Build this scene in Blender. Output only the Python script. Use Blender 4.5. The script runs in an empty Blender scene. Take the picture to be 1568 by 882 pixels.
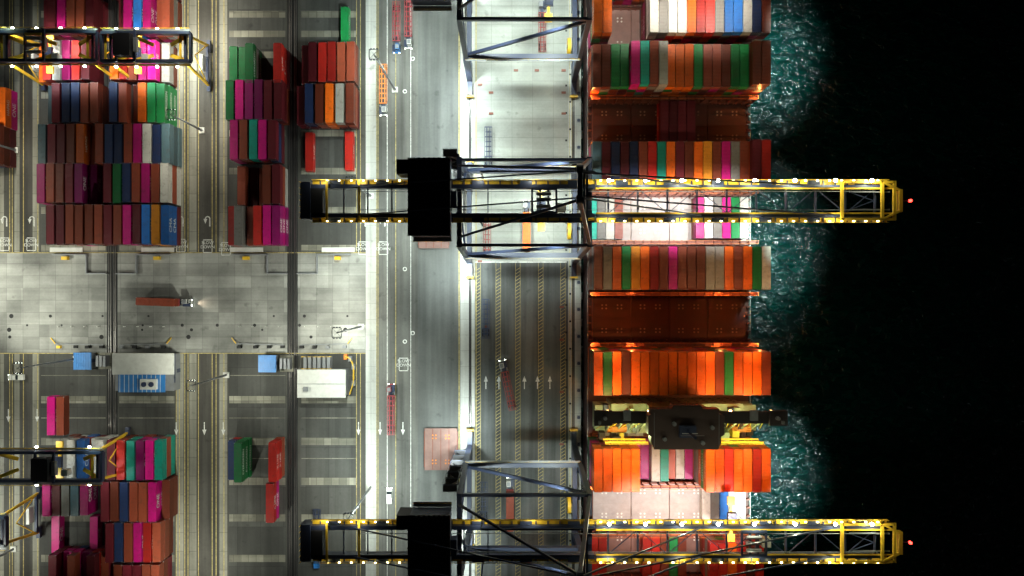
import bpy, bmesh, math, random
from mathutils import Vector, Matrix
random.seed(7)
sc=bpy.context.scene
H=215.0; F=1032.0
# image pixels unprojected through the camera -> world metres at a given height
def X(u,z=0): return (u-784)*(H-z)/F
def Y(v,z=0): return (441-v)*(H-z)/F
sc.view_settings.view_transform='Standard'; sc.view_settings.look='None'; sc.view_settings.exposure=0

# ---------------------------------------------------------------- materials
def newmat(name):
    m=bpy.data.materials.new(name); m.use_nodes=True
    nt=m.node_tree; b=nt.nodes['Principled BSDF']
    return m,nt,b
def N(nt,t,**k):
    n=nt.nodes.new(t)
    for a,v in k.items():
        if a in n.inputs: n.inputs[a].default_value=v
        else: setattr(n,a,v)
    return n
def mixc(nt,fac,a,b,mode='MIX'):
    n=nt.nodes.new('ShaderNodeMix'); n.data_type='RGBA'; n.blend_type=mode
    for i,v in ((0,fac),(6,a),(7,b)):
        if hasattr(v,'links'): nt.links.new(v,n.inputs[i])
        elif i==0: n.inputs[0].default_value=v
        else: n.inputs[i].default_value=(v[0],v[1],v[2],1)
    return n.outputs[2]
def ramp(nt,src,p0,p1,c0=(0,0,0),c1=(1,1,1)):
    r=nt.nodes.new('ShaderNodeValToRGB'); nt.links.new(src,r.inputs[0])
    r.color_ramp.elements[0].position=p0; r.color_ramp.elements[1].position=p1
    r.color_ramp.elements[0].color=(*c0,1); r.color_ramp.elements[1].color=(*c1,1)
    return r.outputs[0]
def paint(name,c,rough=0.5,metal=0.0,dirt=0.35,scale=0.6):
    m,nt,b=newmat(name)
    tc=N(nt,'ShaderNodeTexCoord')
    n=N(nt,'ShaderNodeTexNoise',Scale=scale,Detail=6.0,Roughness=0.65); nt.links.new(tc.outputs['Object'],n.inputs['Vector'])
    f=ramp(nt,n.outputs[0],0.35,0.7)
    mm=N(nt,'ShaderNodeMath',operation='MULTIPLY'); nt.links.new(f,mm.inputs[0]); mm.inputs[1].default_value=dirt
    col=mixc(nt,mm.outputs[0],c,(c[0]*0.35+0.02,c[1]*0.3+0.015,c[2]*0.3+0.01))
    nt.links.new(col,b.inputs['Base Color'])
    b.inputs['Roughness'].default_value=rough; b.inputs['Metallic'].default_value=metal
    return m
def emis(name,c,s):
    m,nt,b=newmat(name); b.inputs['Base Color'].default_value=(0,0,0,1)
    b.inputs['Emission Color'].default_value=(*c,1); b.inputs['Emission Strength'].default_value=s
    return m
def groundmat(name,c,brick=None,streak=0.3,axis='Y',var=0.3,rough=0.85,joint=0.5,spread=0.25):
    m,nt,b=newmat(name); L=nt.links
    tc=N(nt,'ShaderNodeTexCoord'); co=tc.outputs['Object']
    big=N(nt,'ShaderNodeTexNoise',Scale=0.045,Detail=8.0,Roughness=0.55); L.new(co,big.inputs['Vector'])
    fine=N(nt,'ShaderNodeTexNoise',Scale=1.3,Detail=6.0,Roughness=0.7); L.new(co,fine.inputs['Vector'])
    mp=N(nt,'ShaderNodeMapping'); L.new(co,mp.inputs['Vector'])
    mp.inputs['Scale'].default_value=(0.28,0.012,1) if axis=='Y' else (0.012,0.28,1)
    st=N(nt,'ShaderNodeTexNoise',Scale=1.0,Detail=4.0,Roughness=0.6); L.new(mp.outputs[0],st.inputs['Vector'])
    base=c
    if brick:
        bt=N(nt,'ShaderNodeTexBrick',offset=0.0,squash=1.0); L.new(co,bt.inputs['Vector'])
        bt.inputs['Scale'].default_value=1; bt.inputs['Brick Width'].default_value=brick[0]; bt.inputs['Row Height'].default_value=brick[1]
        bt.inputs['Mortar Size'].default_value=0.07; bt.inputs['Mortar Smooth'].default_value=0.3
        bt.inputs['Color1'].default_value=(*[v*(1+spread) for v in c],1); bt.inputs['Color2'].default_value=(*[v*(1-spread) for v in c],1)
        bt.inputs['Mortar'].default_value=(*[v*joint for v in c],1)
        base=bt.outputs['Color']
        # larger relaid patches
        b2=N(nt,'ShaderNodeTexBrick',offset=0.37,offset_frequency=3,squash=0.6,squash_frequency=2); L.new(co,b2.inputs['Vector'])
        b2.inputs['Scale'].default_value=1; b2.inputs['Brick Width'].default_value=brick[0]*4.3; b2.inputs['Row Height'].default_value=brick[1]*3
        b2.inputs['Mortar Size'].default_value=0.0
        b2.inputs['Color1'].default_value=(1+spread*0.5,)*3+(1,); b2.inputs['Color2'].default_value=(1-spread*1.1,)*3+(1,)
        base=mixc(nt,1.0,base,b2.outputs['Color'],'MULTIPLY')
    f1=ramp(nt,big.outputs[0],0.36,0.66,(1-var,)*3,(1+var*0.5,)*3)
    o=mixc(nt,1.0,base,f1,'MULTIPLY')
    f2=ramp(nt,fine.outputs[0],0.3,0.7,(0.92,)*3,(1.06,)*3)
    o=mixc(nt,1.0,o,f2,'MULTIPLY')
    f3=ramp(nt,st.outputs[0],0.38,0.62,(1-streak,)*3,(1.08,)*3)
    o=mixc(nt,1.0,o,f3,'MULTIPLY')
    vo=N(nt,'ShaderNodeTexNoise',Scale=0.28,Detail=3.0,Roughness=0.5); L.new(co,vo.inputs['Vector'])
    f4=ramp(nt,vo.outputs[0],0.64,0.74,(1,)*3,(0.7,)*3)
    o=mixc(nt,1.0,o,f4,'MULTIPLY')
    L.new(o,b.inputs['Base Color']); b.inputs['Roughness'].default_value=rough; b.inputs['Specular IOR Level'].default_value=0.25
    bp=N(nt,'ShaderNodeBump',Strength=0.2,Distance=0.02); L.new(fine.outputs[0],bp.inputs['Height']); L.new(bp.outputs[0],b.inputs['Normal'])
    return m
def linemat(name,c):
    m,nt,b=newmat(name); L=nt.links
    tc=N(nt,'ShaderNodeTexCoord')
    n=N(nt,'ShaderNodeTexNoise',Scale=0.9,Detail=7.0,Roughness=0.75); L.new(tc.outputs['Object'],n.inputs['Vector'])
    o=ramp(nt,n.outputs[0],0.32,0.6,tuple(v*0.35 for v in c),c)
    L.new(o,b.inputs['Base Color']); b.inputs['Roughness'].default_value=0.7
    return m

M={}
M['ground']=groundmat('asphalt_ground',(0.085,0.083,0.073))
M['pad']=groundmat('yard_asphalt',(0.08,0.08,0.073),brick=(7.3,12.7),streak=0.2,joint=0.6,spread=0.15)
M['lane']=groundmat('lane_asphalt',(0.085,0.08,0.07),streak=0.4)
M['apron']=groundmat('apron_asphalt',(0.13,0.133,0.126),streak=0.25,var=0.25)
M['apron_lane']=groundmat('apron_lane_asphalt',(0.15,0.148,0.135),streak=0.4)
M['corr']=groundmat('corridor_concrete',(0.31,0.31,0.285),brick=(5.2,3.9),streak=0.2,axis='X',spread=0.19,var=0.5,joint=0.66)
M['slab']=groundmat('quay_concrete',(0.35,0.36,0.325),brick=(6.6,6.0),streak=0.15,axis='X',spread=0.07,var=0.25,joint=0.7)
M['band']=groundmat('rail_band_concrete',(0.5,0.5,0.46),brick=(9,5.0),streak=0.25,spread=0.05,var=0.2,joint=0.7)
M['beam']=groundmat('beam_concrete',(0.26,0.25,0.2),brick=(2.4,4),streak=0.2,axis='X',var=0.45)
M['runway']=groundmat('runway_concrete',(0.29,0.28,0.23),streak=0.3,brick=(50,6.0),spread=0.1)
M['dark']=groundmat('rail_trough',(0.035,0.035,0.035),streak=0.4)
M['hatchlane']=groundmat('quay_asphalt',(0.11,0.115,0.11),streak=0.4,var=0.3)
M['yel']=linemat('yellow_paint',(0.5,0.4,0.14)); M['whi']=linemat('white_paint',(0.75,0.75,0.7))
M['steel']=paint('dark_navy_steel',(0.03,0.042,0.085),0.45,0.0,0.3)
M['black']=paint('black_roof',(0.014,0.014,0.018),0.6)
M['roof']=paint('bridge_roof',(0.06,0.034,0.028),0.6,0,0.6,0.4)
M['wing']=paint('bridge_wing',(0.02,0.014,0.013),0.7,0,0.3,0.4)
M['yellow']=paint('crane_yellow',(0.8,0.5,0.03),0.5,0,0.3)
M['grey']=paint('galvanised',(0.24,0.25,0.26),0.5,0.2)
M['rail']=paint('rail_steel',(0.2,0.19,0.18),0.35,0.8)
M['tire']=paint('rubber',(0.015,0.015,0.015),0.85)
M['white']=paint('white_panel',(0.65,0.65,0.6),0.5,0,0.25)
M['cream']=paint('accommodation_cream',(0.42,0.44,0.26),0.5,0,0.5)
M['glass']=paint('dark_glass',(0.02,0.03,0.035),0.1)
M['red']=paint('red_primer',(0.26,0.04,0.035),0.6,0,0.5)
M['orange']=paint('safety_orange',(0.7,0.2,0.02),0.5)
M['deck']=paint('deck_oxide',(0.085,0.019,0.011),0.6,0,0.8,0.3)
M['hull']=paint('hull_dark',(0.05,0.012,0.012),0.5)
M['coaming']=paint('coaming_oxide',(0.2,0.05,0.025),0.55,0,0.6,0.5)
M['pink']=paint('chassis_red',(0.36,0.06,0.07),0.55,0,0.4)
M['blue']=paint('blue_roof',(0.03,0.19,0.5),0.5,0,0.3)
M['bulb']=emis('lamp_white',(0.92,1.0,0.9),40)
M['led']=emis('lamp_string',(1,0.9,0.4),16)  # glowing dots added for glitter along the boom, beside the real lamps
M['bulbw']=emis('lamp_warm',(1,0.55,0.2),20)
M['redlamp']=emis('lamp_red',(1,0.03,0.02),12)
M['trimpink']=paint('hatch_faded',(0.22,0.12,0.1),0.6,0,0.5,0.4)  # pinkish quay covers; in ship bays a floodlit tone painted in
M['trimlit']=paint('hatch_grey',(0.34,0.31,0.29),0.6,0,0.4,0.4)  # deck covers again, paled so the crane floodlight is in the colour
M['dot']=paint('socket_paint',(0.36,0.22,0.14),0.6)

# ---------------------------------------------------------------- mesh builder
class MB:
    def __init__(s): s.v=[];s.f=[];s.m=[];s.mats=[]
    def mi(s,m):
        m=M[m] if isinstance(m,str) else m
        if m not in s.mats: s.mats.append(m)
        return s.mats.index(m)
    def raw(s,vs,fs,m):
        o=len(s.v); s.v+= [tuple(v) for v in vs]; i=s.mi(m)
        for f in fs: s.f.append([o+k for k in f]); s.m.append(i)
    def box(s,x0,x1,y0,y1,z0,z1,m):
        s.raw([(x0,y0,z0),(x1,y0,z0),(x1,y1,z0),(x0,y1,z0),(x0,y0,z1),(x1,y0,z1),(x1,y1,z1),(x0,y1,z1)],
          [(3,2,1,0),(4,5,6,7),(0,1,5,4),(1,2,6,5),(2,3,7,6),(3,0,4,7)],m)
    def beam(s,p,q,w,h,m):
        p=Vector(p);q=Vector(q);d=(q-p)
        if d.length<1e-5:return
        d.normalize(); up=Vector((0,0,1))
        if abs(d.z)>0.95: up=Vector((0,1,0))
        a=d.cross(up).normalized(); b=a.cross(d).normalized()
        a*=w/2;b*=h/2
        s.raw([p-a-b,p+a-b,p+a+b,p-a+b,q-a-b,q+a-b,q+a+b,q-a+b],
          [(3,2,1,0),(4,5,6,7),(0,1,5,4),(1,2,6,5),(2,3,7,6),(3,0,4,7)],m)
    def cyl(s,p,q,r,m,n=10,r2=None):
        p=Vector(p);q=Vector(q);d=(q-p).normalized(); up=Vector((0,0,1)) if abs(d.z)<0.95 else Vector((0,1,0))
        a=d.cross(up).normalized(); b=a.cross(d).normalized(); r2=r if r2 is None else r2
        vs=[p+(a*math.cos(t*2*math.pi/n)+b*math.sin(t*2*math.pi/n))*r for t in range(n)]+[q+(a*math.cos(t*2*math.pi/n)+b*math.sin(t*2*math.pi/n))*r2 for t in range(n)]
        s.raw(vs,[(t,(t+1)%n,n+(t+1)%n,n+t) for t in range(n)]+[tuple(range(n))[::-1],tuple(range(n,2*n))],m)
    def prism(s,pts,z0,z1,m):
        n=len(pts)
        s.raw([(x,y,z0) for x,y in pts]+[(x,y,z1) for x,y in pts],
          [(t,(t+1)%n,n+(t+1)%n,n+t) for t in range(n)]+[tuple(range(n))[::-1],tuple(range(n,2*n))],m)
    def flat(s,pts,z,m): s.raw([(x,y,z) for x,y in pts],[tuple(range(len(pts)))],m)
    def rect(s,x0,x1,y0,y1,z,m):
        s.flat([(min(x0,x1),min(y0,y1)),(max(x0,x1),min(y0,y1)),(max(x0,x1),max(y0,y1)),(min(x0,x1),max(y0,y1))],z,m)
    def mesh(s,name):
        me=bpy.data.meshes.new(name); me.from_pydata(s.v,[],s.f)
        for m in s.mats: me.materials.append(m)
        me.polygons.foreach_set('material_index',s.m); me.update(); return me
    def obj(s,name,loc=(0,0,0),rz=0,parent=None):
        o=bpy.data.objects.new(name,s.mesh(name)); sc.collection.objects.link(o)
        o.location=loc; o.rotation_euler[2]=rz; o.parent=parent
        return o
def empty(name,loc=(0,0,0)):
    e=bpy.data.objects.new(name,None); e.location=loc; sc.collection.objects.link(e); return e
def textmesh(s,size):
    cu=bpy.data.curves.new('t','FONT'); cu.body=s; cu.size=size; cu.align_x='CENTER'; cu.align_y='CENTER'
    o=bpy.data.objects.new('t',cu); sc.collection.objects.link(o)
    dg=bpy.context.evaluated_depsgraph_get(); me=o.evaluated_get(dg).to_mesh()
    v=[tuple(a.co) for a in me.vertices]; f=[tuple(p.vertices) for p in me.polygons]
    o.evaluated_get(dg).to_mesh_clear(); bpy.data.objects.remove(o); bpy.data.curves.remove(cu)
    return v,f
def spot(parent,src,tgt,power,col=(0.86,1.0,0.93),ang=100,blend=0.9,r=0.35,name='floodlight'):
    l=bpy.data.lights.new(name,'SPOT'); l.energy=power; l.color=col; l.spot_size=math.radians(ang); l.spot_blend=blend; l.shadow_soft_size=r
    o=bpy.data.objects.new(name,l); sc.collection.objects.link(o)
    base=parent.location if parent else Vector((0,0,0))
    o.location=Vector(src)-base; d=Vector(tgt)-Vector(src); o.rotation_euler=d.to_track_quat('-Z','Y').to_euler(); o.parent=parent
    return o
def point(parent,src,power,col=(0.9,1,0.9),r=0.12,name='lamp'):
    l=bpy.data.lights.new(name,'POINT'); l.energy=power; l.color=col; l.shadow_soft_size=r
    o=bpy.data.objects.new(name,l); sc.collection.objects.link(o)
    o.location=Vector(src)-(parent.location if parent else Vector((0,0,0))); o.parent=parent
    return o

# ---------------------------------------------------------------- ground
QE=X(890)
g=MB(); g.box(-3000,QE,-3000,3000,-12,0,'ground'); g.obj('ground')
def area(name,u0,u1,v0,v1,lvl,mat):
    b=MB(); b.rect(X(u0),X(u1),Y(v0),Y(v1),0.012*lvl,mat); return b.obj(name)
VT,VB=-200,1080
area('cross_road',-400,560,387,540,1,'corr')
area('concrete_strip',560,576,VT,VB,1,'band')
area('haul_road',576,640,VT,VB,1,'apron_lane')
area('apron_pavement',640,705,VT,VB,1,'apron')
area('crane_rail_band',705,727,VT,VB,1,'band')
area('quay_pavement',727,870,VT,400,1,'slab')
area('quay_road',727,870,400,VB,1,'hatchlane')
area('quay_edge_pavement',870,889.5,VT,VB,1,'band')
for (u0,u1) in ((62,163),(182,268),(350,438),(460,546),(-140,-20)):
    for (v0,v1) in ((VT,386),(541,VB)):
        area('yard_pavement',u0,u1,v0,v1,1,'pad')
for (u0,u1) in ((270,281),(290,301),(336,348),(0,6),(22,30),(50,60)):
    for (v0,v1) in ((VT,386),(541,VB)):
        area('runway_strip',u0,u1,v0,v1,1,'runway')
for (u0,u1) in ((303,335),(31,49)):
    for (v0,v1) in ((VT,386),(541,VB)):
        area('yard_road',u0,u1,v0,v1,1,'lane')
for u in (172,448,-169):
    b=MB()
    b.rect(X(u-8),X(u+8),Y(VT),Y(VB),0.03,'dark')
    for d in (-5,-2,3,5.5): b.box(X(u+d)-0.1,X(u+d)+0.1,Y(VB),Y(VT),0.03,0.16,'rail')
    b.obj('yard_crane_track')
b=MB()
for u0,u1 in ((62,163),(182,268),(350,438),(460,546)):
    for v in (-40,22,52,84,146,204,262,322,380): b.rect(X(u0+1),X(u1-1),Y(v-5),Y(v+5),0.03,'beam')
    for v in (612,676,737,793,855,915): b.rect(X(u0+1),X(u1-1),Y(v-5.5),Y(v+5.5),0.03,'beam')
    for v in (575,640,702): b.rect(X(u0+1),X(u1-1),Y(v-0.6),Y(v+0.6),0.03,'beam')
b.obj('container_bearing_strips')
b=MB()
for u in (720,878):
    b.rect(X(u)-0.4,X(u)+0.4,Y(VB),Y(VT),0.03,'dark'); b.box(X(u)-0.07,X(u)+0.07,Y(VB),Y(VT),0.03,0.1,'rail')
b.obj('quay_crane_rail')
# painted lines
b=MB()
def vline(u,v0,v1,mat,w=0.22): b.rect(X(u)-w/2,X(u)+w/2,Y(v1),Y(v0),0.045,mat)
for u in (15,19,36,58,283,288,304,325,331,343):
    for v0,v1 in ((VT,386),(541,VB)): vline(u,v0,v1,'yel',0.24)
for u in (270,275,546,552): vline(u,VT,386,'yel',0.2); vline(u,541,VB,'yel',0.2)
for u in (593,606,629): vline(u,VT,VB,'whi' if u!=606 else 'yel',0.2)
for u in (577,579): vline(u,VT,VB,'yel',0.15)
vline(703,VT,VB,'yel',0.3); vline(729,VT,VB,'yel',0.3)
for u in (872,875.5): vline(u,VT,VB,'yel',0.15)
for u in (732,763,793,828,862):
    v0,v1=403,VB
    for d in (-3.6,3.6): vline(u+d,v0,v1,'yel',0.12)
    y=Y(v1); a=X(u-3.4); c=X(u+3.4)
    while y<Y(v0)-1.5:
        b.flat([(a,y),(c,y+0.9),(c,y+1.08),(a,y+0.18)],0.046,'yel'); y+=1.1
b.rect(X(727),X(868),Y(402),Y(400.5),0.045,'whi')
def arrow(u,v,dn=True,mat='whi'):
    x=X(u);y=Y(v);s=-1 if dn else 1
    b.flat([(x-0.15,y-1.8*s),(x+0.15,y-1.8*s),(x+0.15,y+0.6*s),(x-0.15,y+0.6*s)][::s],0.047,mat)
    b.flat([(x-0.65,y+0.6*s),(x+0.65,y+0.6*s),(x,y+2.4*s)][::s],0.047,mat)
for u in (270,313,342,549,582,617,13,57): arrow(u,655 if u>100 else 635)
for u in (744,764,803,823,842): arrow(u,587,False)
for u in (744,803,842,823,764): arrow(u,850,False)
def uturn(u,v):
    x=X(u);y=Y(v)
    pts=[(x-0.9*math.cos(t),y+1.0+0.9*math.sin(t)) for t in [i*math.pi/8 for i in range(9)]]
    for i in range(8):
        (xa,ya),(xb,yb)=pts[i],pts[i+1]
        d=0.62
        ia=(x+(xa-x)*d,y+1+(ya-y-1)*d); ib=(x+(xb-x)*d,y+1+(yb-y-1)*d)
        b.flat([(xa,ya),ia,ib,(xb,yb)],0.047,'whi')
    b.flat([(x+0.5,y+1),(x+0.5,y-1.4),(x+0.9,y-1.4),(x+0.9,y+1)],0.047,'whi')
    b.flat([(x-1.3,y+1),(x-0.7,y-0.6),(x-0.1,y+1)],0.047,'whi')
for u in (7,49,277,318,556,586): uturn(u,340)
def stopbox(u,v):
    x=X(u);y=Y(v)
    for yy in (y-2,y+2): b.rect(x-1.4,x+1.4,yy-0.12,yy+0.12,0.047,'whi')
    for xx in (x-1.4,x+1.4): b.rect(xx-0.1,xx+0.1,y-1.8,y+1.8,0.047,'whi')
    vs,fs=textmesh('SLOW\nDOWN',1.35); b.raw([(a+x,c+y+0.4,0.048) for a,c,_ in vs],fs,'whi')
for u,v in ((7,374),(48,374),(277,376),(318,377),(556,380),(587,380),(346,381),(618,558)): stopbox(u,v)
for u,v in ((620,140),(620,412),(620,523),(632,510),(632,90)):
    x=X(u);y=Y(v)
    b.flat([(x+0.7*math.cos(t*0.628),y+0.7*math.sin(t*0.628)) for t in range(10)],0.047,'whi')
    b.flat([(x+0.4*math.cos(t*0.628),y+0.4*math.sin(t*0.628)) for t in range(10)],0.05,'apron')
for v in (387,541): b.rect(X(0),X(560),Y(v)-0.12,Y(v)+0.12,0.045,'yel')
b.obj('painted_road_markings')
b=MB()
for u in list(range(30,560,62)):
    for v in (484,498,505,516):
        if random.random()<0.55:
            x=X(u+random.uniform(-18,18));y=Y(v)
            b.cyl((x,y,0.01),(x,y,0.05),random.choice([0.35,0.5,0.7]),'dark',12)
for u,v in ((752,174),(863,174),(752,142),(863,142),(752,90),(863,108),(735,130),(735,400),(862,260),(744,500),(860,470),(860,520),(860,600),(860,680),(675,300),(790,108),(822,108)):
    b.box(X(u)-0.7,X(u)+0.7,Y(v)-0.35,Y(v)+0.35,0.012,0.3,'coaming')
for v in range(30,880,42):
    b.cyl((X(873),Y(v),0.01),(X(873),Y(v),0.06),0.35,'dark',10); b.box(X(867)-0.3,X(867)+0.3,Y(v+17)-0.3,Y(v+17)+0.3,0.012,0.08,'dark')
b.obj('pit_covers')
for uc in (172,448):
    b=MB()
    for s in (-1,1):
        x0=X(uc+s*7); x1=X(uc+s*38)
        for p,q in (((x0,Y(419)),(x1,Y(419))),((x1,Y(419)),(x1,Y(390))),((x1,Y(390)),(X(uc+s*90),Y(390)))):
            b.beam((p[0],p[1],0.45),(q[0],q[1],0.45),0.35,0.9,'grey')
        b.box(min(X(uc+s*45),X(uc+s*95)),max(X(uc+s*45),X(uc+s*95)),Y(386),Y(379),0.012,0.25,'white')
        b.box(X(uc+s*70)-0.9,X(uc+s*70)+0.9,Y(398),Y(393),0.012,1.3,'yellow')
        b.beam((X(uc+s*12),Y(528),0.7),(X(uc+s*85),Y(526),0.7),0.2,0.25,'grey')
        b.beam((X(uc+s*85),Y(526),0.7),(X(uc+s*92),Y(517),0.7),0.25,0.3,'yellow')
        for k in (15,35,55,80): b.box(X(uc+s*k)-0.6,X(uc+s*k)+0.6,Y(533),Y(529),0.012,random.uniform(0.6,1.6),random.choice(['grey','dark','yellow']))
        for k in range(4):
            b.beam((X(uc+s*(20+k*20)),Y(500),0),(X(uc+s*(20+k*20)),Y(500),1.2),0.2,0.2,'white')
    b.obj('guard_barrier')

# sea
m,nt,bs=newmat('sea_water'); L=nt.links
tc=N(nt,'ShaderNodeTexCoord')
mp=N(nt,'ShaderNodeMapping'); L.new(tc.outputs['Object'],mp.inputs['Vector']); mp.inputs['Scale'].default_value=(0.5,1.0,1); mp.inputs['Rotation'].default_value=(0,0,0.6)
n1=N(nt,'ShaderNodeTexNoise',Scale=0.5,Detail=3.0,Roughness=0.6,Distortion=0.8); L.new(mp.outputs[0],n1.inputs['Vector'])
n2=N(nt,'ShaderNodeTexNoise',Scale=0.12,Detail=2.0); L.new(tc.outputs['Object'],n2.inputs['Vector'])
ad=N(nt,'ShaderNodeMath',operation='MULTIPLY_ADD'); L.new(n2.outputs[0],ad.inputs[0]); ad.inputs[1].default_value=1.2; L.new(n1.outputs[0],ad.inputs[2])
bp=N(nt,'ShaderNodeBump',Strength=1.0,Distance=1.7); L.new(ad.outputs[0],bp.inputs['Height']); L.new(bp.outputs[0],bs.inputs['Normal'])
co=ramp(nt,n1.outputs[0],0.35,0.65,(0.0,0.007,0.0068),(0.0,0.019,0.0155))
L.new(co,bs.inputs['Base Color']); bs.inputs['Roughness'].default_value=0.17; bs.inputs['IOR'].default_value=1.33; bs.inputs['Specular IOR Level'].default_value=0.6
M['sea']=m
b=MB(); b.rect(QE,4000,-3000,3000,-3.0,'sea'); b.obj('sea')

# ---------------------------------------------------------------- containers
PAL={'m':('maroon',(0.12,0.011,0.018)),'b':('brown',(0.21,0.042,0.02)),'p':('magenta',(0.5,0.005,0.17)),'o':('orange',(0.72,0.13,0.008)),
'r':('red',(0.42,0.018,0.012)),'g':('green',(0.01,0.19,0.05)),'t':('teal',(0.01,0.27,0.2)),'n':('navy',(0.015,0.03,0.09)),'u':('blue',(0.02,0.13,0.42)),
'w':('white',(0.5,0.48,0.43)),'e':('grey',(0.22,0.21,0.19)),'v':('purple',(0.24,0.005,0.11)),'y':('amber',(0.75,0.28,0.02)),'s':('slate',(0.07,0.12,0.14))}
def contmat(name,c):
    m,nt,b=newmat(name); L=nt.links
    oi=N(nt,'ShaderNodeObjectInfo'); tc=N(nt,'ShaderNodeTexCoord')
    add=N(nt,'ShaderNodeVectorMath',operation='ADD'); L.new(tc.outputs['Object'],add.inputs[0])
    mu=N(nt,'ShaderNodeMath',operation='MULTIPLY'); L.new(oi.outputs['Random'],mu.inputs[0]); mu.inputs[1].default_value=300
    L.new(mu.outputs[0],add.inputs[1])
    n=N(nt,'ShaderNodeTexNoise',Scale=0.8,Detail=7.0,Roughness=0.7); L.new(add.outputs[0],n.inputs['Vector'])
    hs=N(nt,'ShaderNodeHueSaturation'); hs.inputs['Color'].default_value=(*c,1)
    mr=N(nt,'ShaderNodeMapRange'); L.new(oi.outputs['Random'],mr.inputs[0]); mr.inputs[3].default_value=0.5; mr.inputs[4].default_value=1.2; L.new(mr.outputs[0],hs.inputs['Value'])
    f=ramp(nt,n.outputs[0],0.52,0.74,(0,)*3,(0.55,)*3)
    o=mixc(nt,f,hs.outputs[0],(0.06,0.03,0.02))
    f2=ramp(nt,n.outputs[0],0.26,0.42,(0.14,)*3,(0,)*3)
    o=mixc(nt,f2,o,(min(1,c[0]*0.8+0.12),min(1,c[1]*0.8+0.11),min(1,c[2]*0.8+0.1)))
    L.new(o,b.inputs['Base Color']); b.inputs['Roughness'].default_value=0.42; b.inputs['Specular IOR Level'].default_value=0.3
    return m
CL,CW,CH=12.19,2.44,2.59
def contmesh(code,txt=None):
    name,c=PAL[code]; mat=contmat('container_'+name,c)
    b=MB(); hx=CW/2;hy=CL/2
    for sx in (-1,1):
        for sy in (-1,1):
            x=sx*(hx-0.08);y=sy*(hy-0.09)
            b.box(x-0.08,x+0.08,y-0.09,y+0.09,0.12,CH-0.12,mat)
            for z in (0,CH-0.12): b.box(x-0.085,x+0.085,y-0.1,y+0.1,z,z+0.12,'grey')
        x=sx*(hx-0.05)
        for z in (0.02,CH-0.1): b.box(x-0.045,x+0.045,-hy+0.19,hy-0.19,z,z+0.08,mat)
    for sy in (-1,1):
        y=sy*(hy-0.06)
        for z in (0.02,CH-0.1): b.box(-hx+0.17,hx-0.17,y-0.05,y+0.05,z,z+0.08,mat)
    n=30; L0=-hy+0.15; st=(CL-0.3)/n; prof=[]
    for i in range(n):
        y=L0+i*st; prof+=[(y,0),(y+st*0.35,0),(y+st*0.5,1),(y+st*0.85,1)]
    prof.append((hy-0.15,0))
    for sx in (-1,1):
        vs=[];fs=[]
        for y,d in prof:
            x=sx*(hx-0.03-0.036*d); vs+=[(x,y,0.06),(x,y,CH-0.06)]
        for i in range(len(prof)-1):
            q=(2*i,2*i+2,2*i+3,2*i+1); fs.append(q if sx>0 else q[::-1])
        b.raw(vs,fs,mat)
    vs=[];fs=[]
    for y,d in prof:
        z=CH-0.04-0.04*d; vs+=[(-hx+0.05,y,z),(hx-0.05,y,z)]
    for i in range(len(prof)-1): fs.append((2*i,2*i+1,2*i+3,2*i+2))
    b.raw(vs,fs,mat)
    b.raw([(-hx+.05,-hy+.1,.1),(hx-.05,-hy+.1,.1),(hx-.05,hy-.1,.1),(-hx+.05,hy-.1,.1)],[(3,2,1,0)],'grey')
    b.box(-hx+0.16,hx-0.16,hy-0.1,hy-0.05,0.1,CH-0.1,mat)
    b.box(-hx+0.16,-0.02,-hy+0.03,-hy+0.08,0.1,CH-0.1,mat); b.box(0.02,hx-0.16,-hy+0.03,-hy+0.08,0.1,CH-0.1,mat)
    for x in (-0.8,-0.3,0.3,0.8): b.cyl((x,-hy+0.01,0.12),(x,-hy+0.01,CH-0.12),0.025,'grey',6)
    if txt:
        vs,fs=textmesh(txt,2.1 if len(txt)<4 else 1.5)
        for sx in (-1,1):
            b.raw([(sx*(hx-0.015),sx*a,CH/2+c2) for a,c2,_ in vs],fs,'white')
    return b.mesh('container_'+name)
CM={}
for k in PAL: CM[k]=contmesh(k,{'p':'ONE','v':'ONE','g':'EVERGREEN','u':'CMA','r':'K LINE','o':'HAPAG'}.get(k))
def cont(code,x,y,z,parent=None,rz=0,name='shipping_container'):
    if random.random()<0.5: rz+=math.pi
    o=bpy.data.objects.new(name,CM[code]); sc.collection.objects.link(o)
    o.location=(x,y,z); o.rotation_euler[2]=rz; o.parent=parent; return o
TM={5:3,4:3,3:2,2:1,1:1,0:0}
def yard(v0,v1,u0,cols,tiers=None,pitch=2.93):
    vc=(v0+v1)/2; n=len(cols); tiers=tiers or '5'*n
    zr=max(TM[int(t)] for t in tiers)*2.6
    yc=Y(vc,zr); xs=X(u0,zr)+1.4; hid='mbbmnbrpmbe'
    e=empty('container_stack',(xs,yc,0))
    for i,c in enumerate(cols):
        if c=='.': continue
        T=TM[int(tiers[i])]
        if int(tiers[i])==4 and n>2 and random.random()<0.5: T-=1
        for t in range(T):
            k=c if t==T-1 or random.random()<0.5 else random.choice(hid)
            cont(k,i*pitch+random.uniform(-.08,.08),random.uniform(-.16,.16),0.05+t*2.6,e)
yard(-73,-12,57,'mpbbb..mmpupbb','44444004444444')
yard(-10,52,57,'mmpbbm..mpupbb','34544500455445')
yard(61,122,50,'orwprm..orbppw','45555500555543')
yard(126,188,64,'smnnbb.nbbogg','4555550454555')
yard(190,250,57,'smmbobbnnbpwns','45555455555555')
yard(250,310,55,'pbbmvv.mgnbpbw','55555405555555')
yard(313,374,70,'mmbbbbmbpmuyu','5555555555555')
yard(130,190,-44,'bbo','454'); yard(190,250,-46,'bmb','444')
yard(72,121,345,'ggg..r','344005')
yard(122,183,345,'gpvvmm','455555')
yard(183,245,351,'pbtpm','55555')
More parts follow.
